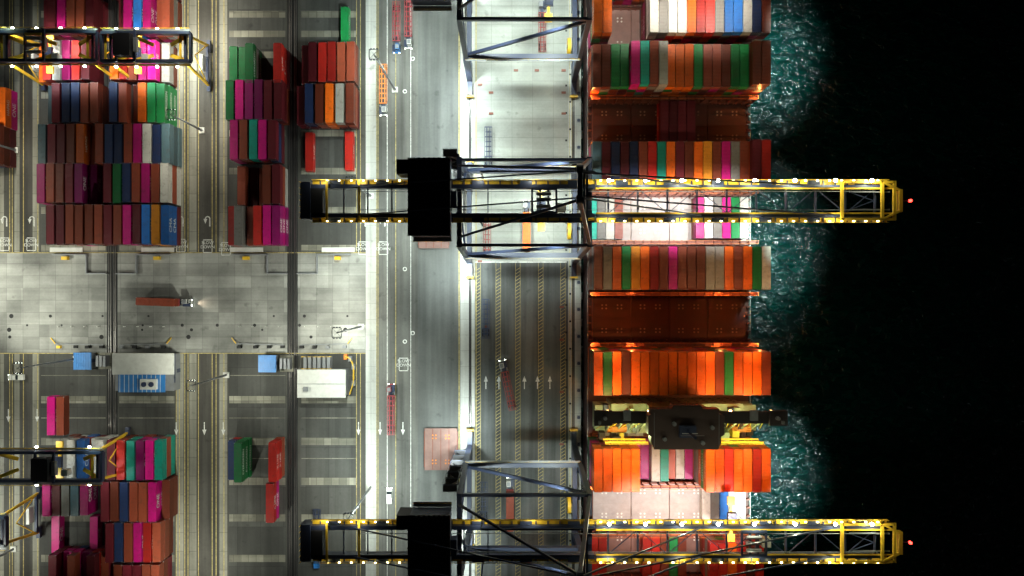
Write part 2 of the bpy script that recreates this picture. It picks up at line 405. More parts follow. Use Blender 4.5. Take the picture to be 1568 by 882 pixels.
yard(253,312,357,'bmbbm','42255')
yard(314,375,343,'rebrpv','344555')
yard(10,70,521,'g','2')
yard(64,125,457,'mmrrbb','455555')
yard(124,192,450,'mnbowb','455555',3.15)
yard(201,262,467,'r...r','10001',3.1)
yard(610,665,71,'pb','22')
yard(672,736,87,'ewuww','44444')
yard(672,737,163,'mrtvpt','555555')
yard(738,790,55,'pmesp','34443')
yard(738,799,153,'mbnbbpb','5555554')
yard(795,845,78,'p..p','2002',4.0)
yard(800,862,160,'mnbprb','455555')
yard(849,912,73,'mpbvmb','444343')
yard(864,926,158,'mbmmbb','455554')
yard(677,740,343,'ng','34'); yard(677,740,410,'r','4'); yard(741,800,406,'r','3')

# ---------------------------------------------------------------- container ship
SX0=22.6+0.3; PITCH=2.62; NB=19; SX1=SX0+PITCH*NB; DZ=10.4
bays={0:77.8,1:63.3,2:49.4,3:35.6,4:20.8,5:5.6,6:-9.3,7:-24.0,8:-51.2,9:-65.4,10:-79.6,11:-94,12:92,}
sh=MB()
hp=[(SX0+0.1,-150),(SX0+6,-165),(SX0+25,-170),(SX1-6,-165),(SX1-0.1,-150),(SX1-0.1,105),(SX1-8,150),(SX0+25,185),(SX0+8,150),(SX0+0.1,105)]
sh.prism(hp,-4,8.2,'hull')
sh.prism([(SX0+0.4+(x-SX0)*0.985,y*0.995) for x,y in hp],8.2,8.9,'deck')
for k,yc in bays.items():
    w=(SX1-SX0-3.2)/4
    sh.box(SX0+1.5,SX1-1.5,yc-6.9,yc+6.9,8.9,9.7,'coaming')
    for j in range(4):
        xa=SX0+1.6+j*w
        mt={4:'trimlit',9:'trimlit',10:'trimpink',0:'trimpink'}.get(k,'deck'); lit=mt!='deck'  # bays under the floods get paler covers, light painted into the colour
        sh.box(xa+0.12,xa+w-0.12,yc-6.7,yc+6.7,9.7,10.3,mt)
        for yy in (-6.4,-3.3,0,3.3,6.4): sh.box(xa+0.3,xa+w-0.3,yc+yy-0.08,yc+yy+0.08,10.3,10.4,mt)
        for ix in (0.3,0.7):
            for iy in (-3.6,3.6):
                for a in (-0.6,0.6):
                    for c in (-0.5,0.5):
                        x=xa+w*ix+a;y=yc+iy+c; sh.cyl((x,y,10.3),(x,y,10.42),0.28,'dot' if not lit else 'white',8)  # sockets turn white in the lit bays, floodlight put into their colour
        for e in (-1,1):
            for i in range(5):
                x=xa+1.3+i*2.4; sh.box(x-0.25,x+0.25,yc+e*6.45-0.15,yc+e*6.45+0.15,10.4,10.7,'coaming')
    for sx in (SX0+0.7,SX1-0.7):
        for i in range(6): sh.box(sx-0.5,sx+0.5,yc-6.6+i*2.5,yc-6.2+i*2.5,8.9,10.2,'coaming')
for k in (0,1,2,3,4,5,6,8,9,10,11):
    yc=bays[k]-7.35
    for top in (12.5,16.5):
        sh.box(SX0+0.3,SX1-0.3,yc-0.45,yc+0.45,top-0.15,top,'coaming')
    for i in range(NB+1):
        x=SX0+0.3+i*PITCH*0.985; sh.box(x-0.12,x+0.12,yc-0.35,yc+0.35,8.9,17.4,'coaming')
    for s in (-1,1): sh.beam((SX0+0.3,yc+0.45*s,17.5),(SX1-0.3,yc+0.45*s,17.5),0.08,0.08,'orange')
for sx in (SX0+0.15,SX1-0.15):
    for z in (9.5,10): sh.beam((sx,-150,z),(sx,105,z),0.07,0.07,'white')
    for i in range(90): sh.beam((sx,-150+i*2.8,8.9),(sx,-150+i*2.8,10),0.07,0.07,'white')
# superstructure
yb=-37.7
cx=(SX0+SX1)/2; rx=cx-1.7
sh.box(cx-19,cx+19,yb-4.2,yb+4.2,8.9,20,'cream')
sh.box(cx-9,cx+7,yb-3.4,yb+4.2,20,33.9,'cream')
for z in (12,15,18):
    sh.box(cx-23.5,cx-19,yb-4.0,yb+3.5,z-0.2,z,'cream'); sh.box(cx+19,cx+23.5,yb-4.0,yb+3.5,z-0.2,z,'cream')
    for i in range(14):
        sh.box(cx-18+i*2.7,cx-17.2+i*2.7,yb+4.2,yb+4.24,z-1.6,z-0.8,'glass'); sh.box(cx-18+i*2.7,cx-17.2+i*2.7,yb-4.24,yb-4.2,z-1.6,z-0.8,'glass')
for s in (-1,1):
    for k in range(26):
        x=cx+s*random.uniform(10,22); y=yb+random.uniform(-5.6,3.2); hgt=random.uniform(0.5,3.6); wd=random.uniform(0.3,1.1); dp=random.uniform(0.3,1.4)
        z=20.0+0.004*k if abs(x-cx)<18 else 18.0+0.004*k
        sh.box(x-wd,x+wd,y-dp,y+dp,z-0.6,z+hgt,random.choice(['cream','grey','yellow','deck','roof','steel','roof','cream']))
    for k in range(4):
        x=cx+s*(11+k*3.2); sh.beam((x,yb-3.8,20),(x,yb+2.2,32.6),0.35,0.35,'cream')
        sh.beam((x,yb+2.2,32.6),(x+s*3.0,yb-3,20.5),0.16,0.16,'yellow')
    for z in (24,28):
        sh.box(min(cx+s*10,cx+s*22),max(cx+s*10,cx+s*22),yb-5.4,yb-4.9,z,z+0.12,'yellow')
        sh.beam((cx+s*10,yb-5.5,z+1),(cx+s*22,yb-5.5,z+1),0.08,0.08,'yellow')
        for k in range(7): sh.beam((cx+s*(10+2*k),yb-5.5,z),(cx+s*(10+2*k),yb-5.5,z+1),0.08,0.08,'yellow')
    sh.cyl((cx+s*20.5,yb-2.5,21.6),(cx+s*15,yb-2.5,21.6),1.2,'orange',12); sh.box(min(cx+s*16,cx+s*19),max(cx+s*16,cx+s*19),yb-3.1,yb-1.9,22.6,23.2,'orange')
    sh.box(min(cx+s*9,cx+s*22),max(cx+s*9,cx+s*22),yb-6.0,yb-4.3,15.7,15.9,'grey')
zw=33.0
sh.box(cx-25.3,cx+25.3,yb+1.3,yb+4.5,zw,zw+1.1,'wing')
for s in (-1,1):
    sh.box(min(cx+s*21,cx+s*25.8),max(cx+s*21,cx+s*25.8),yb+0.9,yb+4.9,zw+1.1,zw+2.1,'wing')
    sh.box(min(cx+s*16,cx+s*18),max(cx+s*16,cx+s*18),yb+2.2,yb+5.0,zw+1.1,zw+1.9,'grey')
    sh.cyl((cx+s*23,yb+3,zw+2.1),(cx+s*23,yb+3,zw+3.2),0.5,'grey',10); sh.box(cx+s*24.4-0.3,cx+s*24.4+0.3,yb+1.4,yb+2.2,zw+2.1,zw+2.9,'grey')
pts=[(-9.5,4.2),(-4.2,4.2),(-3.6,5.2),(3.6,5.2),(4.2,4.2),(8.5,4.2),(8.5,2.8),(9.9,2.4),(9.9,-2.5),(9.0,-3.0),(9.0,-4.6),(8.2,-6.4),(-8.6,-6.4),(-9.5,-4.6),(-9.5,-3.0),(-10.2,-2.5),(-10.2,2.4),(-9.5,2.8)]
sh.prism([(rx+x,yb+1.6+y) for x,y in pts][::-1],34.15,37.6,'roof')
sh.box(rx-2.2,rx+2.2,yb-1.5,yb+1.5,37.6,38.6,'steel'); sh.cyl((rx,yb,38.6),(rx,yb,46),0.35,'steel')
sh.beam((rx-3,yb,43),(rx+3,yb,43),0.15,0.25,'grey'); sh.beam((rx-2,yb,40.5),(rx+2,yb,40.5),0.15,0.3,'white')
for a,c in ((-6,-2),(-3.5,2),(4,-3),(6.5,1)): sh.cyl((rx+a,yb+c,37.6),(rx+a,yb+c,38.5),0.55,'grey',10)
for a in (-8.8,8.2): sh.box(rx+a-0.05,rx+a+0.05,yb-4,yb+5,38.3,38.4,'grey')
for a in (-22,-11,11,22): sh.box(cx+a-0.3,cx+a+0.3,yb+4.5,yb+4.8,zw+0.4,zw+0.8,'bulbw')
ship=sh.obj('container_ship')
def shipbay(k,cols,tiers):
    e=empty('container_stack',(SX0+PITCH/2,bays[k],0))
    for i,c in enumerate(cols):
        if c=='.' : continue
        T=int(tiers[i])
        for t in range(T):
            kk=c if t==T-1 or random.random()<0.3 else random.choice('bbmorpge')
            cont(kk,i*PITCH,random.uniform(-.08,.08),DZ+t*2.6,e)
shipbay(12,'bbggpobrwobgbnogbro','6'*19)
shipbay(0,'oo....wewworreuuwnb','6600006666666666666')
shipbay(1,'bbggptbwooogbbbggbb','5555666655555555566')
shipbay(2,'........mmmm.......','0000000022220000000')
shipbay(3,'smnmnbrtomboybpebmr','5555555555555555566')
shipbay(4,'tewb........pwepgw.','1111000000002222220')
shipbay(5,'beogyorbpbbbeeobogw','6'*19)
shipbay(7,'ogobooooooooobgooob','6'*19)
shipbay(8,'ooooopvwtbwvoorooro','6666611221116666666')
shipbay(9,'.............weuw..','0000000000000111100')
shipbay(10,'rr....rrbgb..rrorbr','2200002222200444444')
shipbay(11,'rrbobobobgbrorrorbr','5'*19)
wc=(1.0,0.4,0.12)
for x in (cx-20,cx-7,cx+7,cx+20):
    spot(ship,(x,yb+5.4,35.2),(x,-24,26),12500,wc,130,1,0.3)
    spot(ship,(x,yb+5.4,36.0),(x,2,24),60000,(1,0.5,0.2),50,1,0.3)
    spot(ship,(x,yb-6.5,36.0),(x,-56,24),13500,wc,130,1,0.3)
for k in (1,2,5,6,8):
    for x in (SX0+0.5,SX1-0.5): point(ship,(x,bays[k]-7.4,18.6),1100,(1,0.33,0.08))
for x in (SX0+12,SX1-12): point(ship,(x,bays[5]-7.4,18.6),700,(1,0.33,0.08)); point(ship,(x,bays[6]-7.4,18.6),700,(1,0.33,0.08))
for x in (cx-21,cx-13,cx+13,cx+20): point(ship,(x,yb-2.5,31),2000,(0.85,1,0.45)); point(ship,(x-1,yb+2.2,27),700,(0.75,1,0.5))

# ---------------------------------------------------------------- quay cranes
XL,XW=X(720),X(878)
def sts(y0,trx):
    b=MB(); hy=13.0; zp=20; zt=45; S='steel'
    XA=XW-5.4
    for x in (XL,XW):
        for s in (-1,1):
            y=s*hy
            b.box(x-0.8,x+0.8,y-5,y+5,1.3,2.6,S)
            for k in range(8):
                yy=y-4.4+k*1.25; b.cyl((x-0.25,yy,0.5),(x+0.25,yy,0.5),0.48,'rail',10)
                if k%2==0: b.box(x-0.6,x+0.6,yy-0.2,yy+1.5,0.5,1.3,'yellow')
            b.beam((x,y,2.6),(x,s*12.2,zp),1.7,1.9,S)
            b.beam((x,s*12.2,zp),(x,s*10.6,zt),1.3,1.6,S)
            b.box(x-1.2,x+1.2,y+s*5,y+s*5.6,0.6,2.0,'yellow')
        b.box(x-0.7,x+0.7,-hy,hy,3.2,5.2,S)
        b.box(x-0.6,x+0.6,-11,11,zt-2,zt,S)
        if x==XL:
            b.beam((x,-12,zp),(x,0,zt-2),0.5,0.5,S); b.beam((x,12,zp),(x,0,zt-2),0.5,0.5,S)
    for s in (-1,1):
        b.beam((XL,s*12.2,zp),(XW,s*12.2,zp),1.3,1.9,S)
        b.beam((XL,s*10.8,zt-1),(XW,s*10.8,zt-1),0.7,1.2,S)
        b.beam((XL,s*12.0,zp+1),(XW,s*10.8,zt-2),0.8,0.8,S)
        b.beam((XL,s*13.3,zp+1.6),(XW,s*13.3,zp+1.6),0.05,0.05,'yellow')
        b.box(XL,XW,s*13.0-0.5,s*13.0+0.5,zp+0.55,zp+0.62,'grey')
        for i in range(12): b.beam((XL+3*i,s*13.4,zp+0.6),(XL+3*i,s*13.4,zp+1.7),0.06,0.06,'yellow')
        g=s*3.6
        b.box(-51,XW+1,g-0.5,g+0.5,zt,zt+2.4,S)
        b.box(XW+1.3,92,g-0.4,g+0.4,zt,zt+2.2,S)
        b.box(XW+1.3,95,g-0.5*s-0.2,g-0.5*s+0.2,zt+2.2,zt+2.32,'yellow')
        wy=s*4.7
        b.box(-50,94,wy-0.6,wy+0.6,zt+0.9,zt+1.0,'yellow')
        for h in (1.6,2.1): b.beam((-50,wy+s*0.6,zt+h),(94,wy+s*0.6,zt+h),0.09,0.09,'yellow')
        for i in range(73): b.beam((-50+2*i,wy+s*0.6,zt+0.9),(-50+2*i,wy+s*0.6,zt+2.1),0.07,0.07,'yellow')
        for i in range(48): b.beam((-48+3*i,g,zt+1.15),(-48+3*i,wy+s*0.5,zt+1.15),0.3,0.2,S)
        for i in range(12): b.box(-46+12*i,-43+12*i,wy-0.55,wy+0.55,zt+1.02,zt+1.5,S)
        for i in range(24):
            x=XW+2.5+i*3.0; b.box(x-0.25,x+0.25,wy+s*0.35-0.14,wy+s*0.35+0.14,zt+2.15,zt+2.3,'led')  # added glitter dots, not fittings of the crane
        for i in range(10):
            x=-46+i*3.0; b.box(x-0.2,x+0.2,wy+s*0.35-0.12,wy+s*0.35+0.12,zt+2.15,zt+2.3,'led')
        b.beam((XW,s*10.6,zt),(XA,s*3.2,74),0.9,0.9,S)
        b.beam((XA,s*3.2,74),(XL,s*9,zt+1),0.55,0.55,S)
        b.beam((XA,s*2.8,74),(-40,g,zt+2),0.3,0.3,S)
        b.beam((XA,s*2.8,74),(47,g,zt+2.2),0.32,0.32,S)
        b.beam((XA,s*2.4,74),(80,g,zt+2.2),0.32,0.32,S)
        b.beam((XW,s*6,zt+10),(XL+6,s*6,zt+10),0.4,0.4,S)
        b.beam((XL+6,s*6,zt+10),(XL+6,s*6,zt),0.4,0.4,S)
        b.beam((-38,s*2.3,zt+2.6),(90,s*2.3,zt+2.6),0.15,0.15,'grey')
    b.box(XA-0.5,XA+0.5,-3.4,3.4,73.4,74.5,S)
    for y in (-3.2,3.2): b.cyl((XA-0.7,y,74),(XA+0.7,y,74),0.9,S,12)
    for z in (54,63): t=(z-45)/29; b.beam((XW-5.4*t,-10.6+7.4*t,z),(XW-5.4*t,10.6-7.4*t,z),0.5,0.5,S)
    for i in range(10):
        x=24+i*7.4
        b.box(x-0.2,x+0.2,-3.2,3.2,zt+1.4,zt+1.9,S)
        if i<9:
            s=1 if i%2 else -1
            b.beam((x,s*3.1,zt+1.9),(x+7.4,-s*3.1,zt+1.9),0.2,0.2,S)
    for i in range(8): x=-48+i*6; b.box(x-0.15,x+0.15,-3.2,3.2,zt+1.5,zt+1.9,S)
    for x in (82,92,95): b.box(x-0.35,x+0.35,-4.9,4.9,zt+2.3,zt+2.8,'yellow')
    for s in (-1,1):
        b.box(82,95,s*4.6-0.3,s*4.6+0.3,zt+2.3,zt+2.8,'yellow'); b.beam((92,s*4.6,zt+2.6),(96.5,s*2.5,zt+2.6),0.5,0.5,'yellow')
        b.beam((84,s*2.2,zt+2.2),(94,s*2.2,zt+2.2),0.3,0.3,'grey'); b.beam((84,s*2.2,zt+2.3),(90,0,zt+2.3),0.2,0.2,S)
    b.box(96,96.9,-2.8,2.8,zt+1.5,zt+2.9,'yellow'); b.beam((96.5,0,zt+2),(99,0,zt+2.4),0.15,0.15,S)
    b.cyl((99,0,zt+2.2),(99,0,zt+2.8),0.35,'redlamp')
    b.box(-52.5,-50,-4.6,4.6,zt-1,zt+3,S); b.box(-50,-47,-3,3,zt-0.5,zt+2.8,'black')
    for x in (-46,-38): b.box(x-0.25,x+0.25,-5,5,zt+2.4,zt+2.8,'yellow')
    for i in range(7): b.beam((-52.4,-4.5+i*1.5,zt+3),(-52.4,-4.5+i*1.5,zt+4.2),0.08,0.08,'yellow')
    b.box(-24.5,-15,-9,9,zt+3,zt+9.5,'steel'); b.box(-24.8,-14.7,-9.3,9.3,zt+9.5,zt+9.9,'black')
    b.box(-27.6,-24.5,5.6,9,zt+3,zt+9.2,'black')
    for i in range(7): b.box(-23+i*1.2,-22.4+i*1.2,8.9,9.25,zt+9.9,zt+10.1,'grey')
    for i in range(4): b.box(-23.6,-15.8,-7.5+i*4.6,-7.3+i*4.6,zt+9.9,zt+9.98,'steel')
    b.box(-24.5,-15,-10.2,-9,zt+2.6,zt+2.8,'grey'); b.box(-24.5,-15,9,10.2,zt+2.6,zt+2.8,'grey')
    for s in (-1,1): b.beam((-24.5,s*10.2,zt+3.8),(-15,s*10.2,zt+3.8),0.08,0.08,'yellow')
    b.box(-16,-13.5,-2,2,zt+3,zt+6,'steel')
    for k in range(7):
        z=2+k*6; s=1 if k%2 else -1
        b.beam((XL-2.2-s*1.4,12.3,z),(XL-2.2+s*1.4,12.3,z+6),0.9,0.12,'black')
        b.box(XL-4.2,XL-0.6,11.6,13.6,z+5.95,z+6.05,'black')
        for xx in (XL-4.2,XL-0.7): b.beam((xx,13.5,z),(xx,13.5,z+6),0.12,0.12,S)
        b.beam((XL-4.2,13.6,z+7),(XL-0.6,13.6,z+7),0.08,0.08,S)
    b.cyl((XW-2.4,-4,5.5),(XW-1.4,-4,5.5),2.6,'yellow',20); b.cyl((XW-2.5,-4,5.5),(XW-1.3,-4,5.5),0.6,S,12)
    for s in (-1,1): b.box(trx-3.2,trx+3.2,s*2.9-0.3,s*2.9+0.3,zt+2.6,zt+3.2,S)
    for x in (-3,-1,1,3): b.box(trx+x-0.25,trx+x+0.25,-2.6,2.6,zt+2.7,zt+3.1,S)
    for y in (-1.5,0.2,1.6): b.cyl((trx-2,y,zt+3.4),(trx+1.6,y,zt+3.4),0.45,'grey',10)
    b.box(trx+3.4,trx+5.6,-2.4,-0.2,zt-3.2,zt-0.6,'white'); b.box(trx+5.6,trx+5.66,-2.2,-0.4,zt-3,zt-1.2,'glass')
    b.box(trx-1,trx+1,3.9,6.1,30,30.6,'yellow'); b.box(trx-1,trx+1,-6.1,-3.9,30,30.6,'yellow')
    b.box(trx-0.35,trx+0.35,-3.9,3.9,30,30.5,'yellow'); b.box(trx-1.2,trx+1.2,-2,2,30.6,31.8,S)
    for sx in (-1,1):
        for sy in (-1,1): b.beam((trx+sx*1,sy*1.8,31.8),(trx+sx*1.6,sy*2.6,zt+2.5),0.06,0.06,'black')
    LX=[24,33,42,51,60,70,80,89]
    for i,x in enumerate(LX):
        b.cyl((x,4.9,zt+2.1),(x,4.9,zt+3.2),0.06,S,6); b.cyl((x,4.9,zt+3.2),(x,4.9,zt+3.5),0.42,'bulb',8)
    o=b.obj('ship_to_shore_crane',(0,y0,0))
    for i,x in enumerate(LX):
        point(o,(x,y0+4.9,zt+4.2),1700,(1,1,0.7))
        if i%2==0: point(o,(x,y0-5.2,zt+3.4),700,(1,1,0.7))
    for x in (-47,-38,-8,5): point(o,(x,y0+5.6,zt+3.6),500,(1,1,0.8))
    point(o,(99,y0,zt+3.2),60,(1,0.05,0.03))
    return o
c1=sts(21.7,8); c2=sts(-63.3,60); c3=sts(79,10)
W=(0.86,1.0,0.94)
for c in (c1,c2,c3):
    y=c.location.y
    pw,cc={c1:(70000,(1,0.98,0.94)),c2:(60000,(1,0.87,0.8)),c3:(36000,(1,0.93,0.8))}[c]
    for x in (36,48,60): spot(c,(x,y,44.5),(x,y-1,10),pw,cc,74,1,0.6)
    # outboard floods pointed at the water beside the hull
    ky={c1:-14,c2:4,c3:-8}[c]
    spot(c,(86,y,44.5),(77,y+ky,0),230000,(0.75,1,0.95),58,1,0.4)
    spot(c,(90,y,44.5),(80,y+ky*0.3,0),200000,(0.75,1,0.95),62,1,0.4)
    q={c1:1.05,c2:0.4,c3:1.15}[c]
    for x in (-6,12):
        spot(c,(x,y+8,43.5),(x,y+9,0),74000*q,W,88,1,1.2)
        spot(c,(x,y-8,43.5),(x,y-10,0),50000*q,W,80,1,1.2)
    for s in (-1,1):
        spot(c,(XL-1.5,y+s*15.5,15),(XL-1,y+s*19,0),26000,(0.85,1,1),110,1,0.5)
        spot(c,(XL-2,y+s*15,26),(-34,y+s*17,0),36000,W,125,1,1.0)

# ---------------------------------------------------------------- yard gantry cranes
def rtg(x1,x2,y0,trx,zt=17,power=14000,house=True):
    b=MB(); hy=4.1; cxm=(x1+x2)/2; S='steel'
    for x in (x1,x2):
        for s in (-1,1):
            b.beam((x,s*6.2,1.6),(x,s*hy,zt),0.6,0.7,'yellow')
            b.box(x-0.55,x+0.55,s*6.2-1.8,s*6.2+1.8,0.9,1.8,S)
            for k in (-1.1,1.1): b.cyl((x-0.3,s*6.2+k,0.7),(x+0.3,s*6.2+k,0.7),0.7,'tire',12)
        b.box(x-0.4,x+0.4,-6,6,2.0,2.8,S); b.box(x-0.35,x+0.35,-hy,hy,zt-1,zt,S)
        b.beam((x,-6,2.8),(x,0,zt-6),0.25,0.25,'yellow'); b.beam((x,6,2.8),(x,0,zt-6),0.25,0.25,'yellow')
        b.box(x-1.4,x-0.5,-2.5,2.5,2.8,5,'white')
        b.box(x-1.6,x-0.9,-4,4,zt+0.2,zt+0.3,'yellow')
    for s in (-1,1):
        b.box(x1-2,x2+2,s*hy-0.4,s*hy+0.4,zt,zt+1.6,S)
        b.box(x1-2,x2+2,s*(hy+1.0)-0.3,s*(hy+1.0)+0.3,zt+0.6,zt+0.7,'grey')
        for h in (1.2,1.7): b.beam((x1-2,s*(hy+1.3),zt+h),(x2+2,s*(hy+1.3),zt+h),0.07,0.07,'yellow')
        n=int((x2-x1+4)/2)
        for i in range(n): b.beam((x1-2+2*i,s*(hy+1.3),zt+0.6),(x1-2+2*i,s*(hy+1.3),zt+1.7),0.06,0.06,'yellow')
        for x,d in ((x1+4,1),(x2-4,-1),(cxm,1)): b.beam((x-d*4,s*(hy-0.6),zt-0.2),(x+d*1,s*(hy-2.6),zt-1.6),1.1,0.2,'yellow')
    b.box(x1-2.3,x1-1.7,-hy,hy,zt,zt+1.4,S); b.box(x2+1.7,x2+2.3,-hy,hy,zt,zt+1.4,S)
    b.box(trx-3.0,trx-2.4,-4.6,4.6,zt+1.7,zt+2.3,S); b.box(trx+2.4,trx+3,-4.6,4.6,zt+1.7,zt+2.3,S)
    if house: b.box(trx-2.4,trx+2.4,-3.4,3.0,zt+1.9,zt+4.2,'black')
    else:
        for y in (-2,0,2): b.cyl((trx-2,y,zt+2.2),(trx+2,y,zt+2.2),0.5,'grey',10)
        b.box(trx-2.4,trx+2.4,2.8,3.4,zt+1.9,zt+2.6,'yellow')
    b.box(trx+3,trx+4,-2,2,zt+2.3,zt+3.4,'grey')
    zs=zt-5
    for s in (-1,1): b.box(trx-1,trx+1,min(s*4,s*6.1),max(s*4,s*6.1),zs,zs+0.5,'yellow')
    b.box(trx-0.4,trx+0.4,-4,4,zs,zs+0.45,'yellow'); b.box(trx-1.1,trx+1.1,-1.6,1.6,zs+0.5,zs+1.4,S)
    for sx in (-1,1):
        for sy in (-1,1): b.beam((trx+sx,sy*1.4,zs+1.4),(trx+sx*1.4,sy*2,zt+1.8),0.05,0.05,'black')
    b.box(trx+3.3,trx+5,-3.2,-1.4,zt-2.6,zt-0.4,'white')
    lx=[x1+2+(x2-x1-4)*k/3 for k in range(4)]
    for x in lx:
        for s in (-1,1): b.box(x-0.35,x+0.35,s*(hy+1.5)-0.2,s*(hy+1.5)+0.2,zt+0.3,zt+0.55,'bulb')
    o=b.obj('yard_gantry_crane',(0,y0,0))
    for x in lx:
        for s in (-1,1): spot(o,(x,y0+s*(hy+1.6),zt+0.2),(x,y0+s*2,3),power,(1,0.97,0.85) if s>0 else (0.8,0.95,1),125,1,0.2)
    for x in (x1,x2): point(o,(x,y0+6,zt+2.8),500,(0.7,1,0.8))
    return o
rtg(X(14,16),X(150,16)-1,Y(73,17),X(60,17),power=5200,house=False)
rtg(X(172,16),X(286,16),Y(74,17),X(198,17),power=5200)
rtg(X(-110,16),X(152,16),Y(713,17),X(75,17),power=2600)
rtg(X(-180,16),X(6,16),Y(812,17),X(-80,17),power=2600)

# ---------------------------------------------------------------- high mast lights
def mast(x,y,h,lights):
    b=MB(); b.cyl((0,0,0),(0,0,h),0.4,'grey',12,0.15); b.box(-0.9,0.9,-0.9,0.9,0,0.6,'white')
    for s in (-1,1):
        b.beam((-1.3,s*1.3,h),(1.3,s*1.3,h),0.14,0.16,'grey'); b.beam((s*1.3,-1.3,h),(s*1.3,1.3,h),0.14,0.16,'grey')
        b.beam((-1.3,-1.3*s,h),(1.3,1.3*s,h),0.1,0.1,'grey')
        for t in (-0.8,0,0.8):
            b.box(t-0.22,t+0.22,s*1.45-0.15,s*1.45+0.15,h-0.3,h+0.1,'steel'); b.box(t-0.2,t+0.2,s*1.45-0.12,s*1.45+0.12,h-0.36,h-0.31,'bulb')
    for k in range(int(h/1.2)): b.beam((0.45,-0.2,k*1.2),(0.45,0.2,k*1.2),0.05,0.05,'grey')
    o=b.obj('floodlight_mast',(x,y,0))
    for L_ in lights:
        tx,ty,p,col=L_[:4]; ang=L_[4] if len(L_)>4 else 115
        d=Vector((tx-x,ty-y,0)); off=d.normalized()*2.0 if d.length>0.1 else Vector((2,0,0))
        spot(o,(x+off.x,y+off.y,h-0.7),(tx,ty,0),p,col,ang,1,1.2)
    return o
A=(0.97,1.0,0.86); C=(0.85,1,0.95); WA=(1,0.97,0.82)
mast(X(605),Y(138),33,[(X(590),Y(60),72000,C,90),(X(640),Y(200),28000,C),(X(500),Y(200),20000,A)])
mast(X(347),Y(574),24,[(X(300),Y(640),26000,A),(X(280),Y(455),30000,A),(X(470),Y(560),38000,A)])
mast(X(118),Y(549),26,[(X(90),Y(620),26000,A),(X(100),Y(430),34000,A)])
mast(X(320),Y(-40),33,[(X(300),Y(40),76000,WA),(X(310),Y(140),70000,WA,60)])  # unseen mast added off frame to light the lane strips
mast(X(310),Y(200),20,[(X(300),Y(160),13000,WA,130),(X(300),Y(270),15000,WA,130)])  # mast added to brighten the lane; none stands here
mast(X(553),Y(500),30,[(X(500),Y(440),70000,A,100),(X(600),Y(620),36000,C),(X(540),Y(590),26000,A)])
mast(X(-60),Y(470),33,[(X(20),Y(430),110000,A)])
mast(X(25),Y(230),20,[(X(30),Y(180),10000,WA,130),(X(30),Y(280),10000,WA,130)])
mast(X(22),Y(840),30,[(X(15),Y(850),26000,A),(X(60),Y(760),11000,A)])
mast(X(568),Y(745),30,[(X(590),Y(740),48000,C,100),(X(490),Y(800),34000,A),(X(590),Y(640),24000,C)])
mast(X(310),Y(905),33,[(X(300),Y(790),75000,A)])
mast(X(568),Y(300),28,[(X(572),Y(300),34000,C,120),(X(572),Y(400),38000,C,90)])

# ---------------------------------------------------------------- buildings
b=MB()
x0,x1,ya,yb2=X(172,5),X(266,5),Y(601,5),Y(541,5)
b.box(x0+0.4,x1-0.4,ya+0.4,yb2-0.4,0,4.2,'grey'); b.box(x0,x1,(ya+yb2)/2-0.5,yb2,4.21,5.1,'white'); b.box(x0+1.6,x1-3,ya,(ya+yb2)/2-0.52,4.22,4.5,'blue')
for i in range(10): b.box(x0+2+i*1.4,x0+2.12+i*1.4,ya,(ya+yb2)/2-0.6,4.5,4.58,'white')
b.box(x0+9,x0+14,ya+1,ya+4.2,4.58,5.8,'white'); b.cyl((x0+10.3,ya+2.6,5.8),(x0+10.3,ya+2.6,6.1),0.8,'steel',12); b.cyl((x0+12.6,ya+2.6,5.8),(x0+12.6,ya+2.6,6.1),0.8,'steel',12)
for i in range(5): b.box(x0+1.5+i*3.6,x0+2.8+i*3.6,ya+0.35,ya+0.4,1.2,2.4,'glass')
b.box(x1-0.4,x1-0.35,ya+5.8,ya+7,0,2.2,'steel'); b.box(x1+0.01,x1+0.2,ya+3,yb2,4.3,4.6,'steel')
b.obj('substation_building')
b=MB()
x0,x1,ya,yb2=X(455,5),X(529,5),Y(609,5),Y(566,5)
b.box(x0+0.3,x1-0.3,ya+0.3,yb2-0.3,0,4.5,'grey'); b.box(x0,x1,ya,yb2,4.5,4.9,'white')
for i in range(4): b.box(x0+1.5+i*3.4,x0+2.8+i*3.4,ya+0.24,ya+0.3,1.2,2.4,'glass')
b.box(x0+2,x0+3.4,ya+2,ya+3.4,4.9,5.6,'grey'); b.box(x0+0.1,x1-0.1,ya+4.2,ya+4.35,4.9,4.98,'grey')
b.obj('control_building')
b=MB(); x0,x1,ya,yb2=X(468),X(510),Y(563),Y(545)
for i in range(6): b.box(x0+i*1.5,x0+i*1.5+1.0,ya,yb2,0,2.4+0.3*(i%2),'grey')
for y in (ya,yb2): b.beam((x0-.5,y,2.9),(x1+.3,y,2.9),0.12,0.12,'yellow')
b.obj('transformer_bank')
b=MB(); pts=[(531,545),(538,548),(543,560),(543,585),(537,603)]
for i in range(4):
    for z in (0.9,1.8): b.beam((X(pts[i][0]),Y(pts[i][1]),z),(X(pts[i+1][0]),Y(pts[i+1][1]),z),0.2,0.2,'yellow')
    b.box(X(pts[i][0])-0.6,X(pts[i][0])+0.4,Y(pts[i][1])-1,Y(pts[i][1])+0.6,0,1.5,'orange' if i==0 else 'grey')
b.obj('cable_guide_barrier')
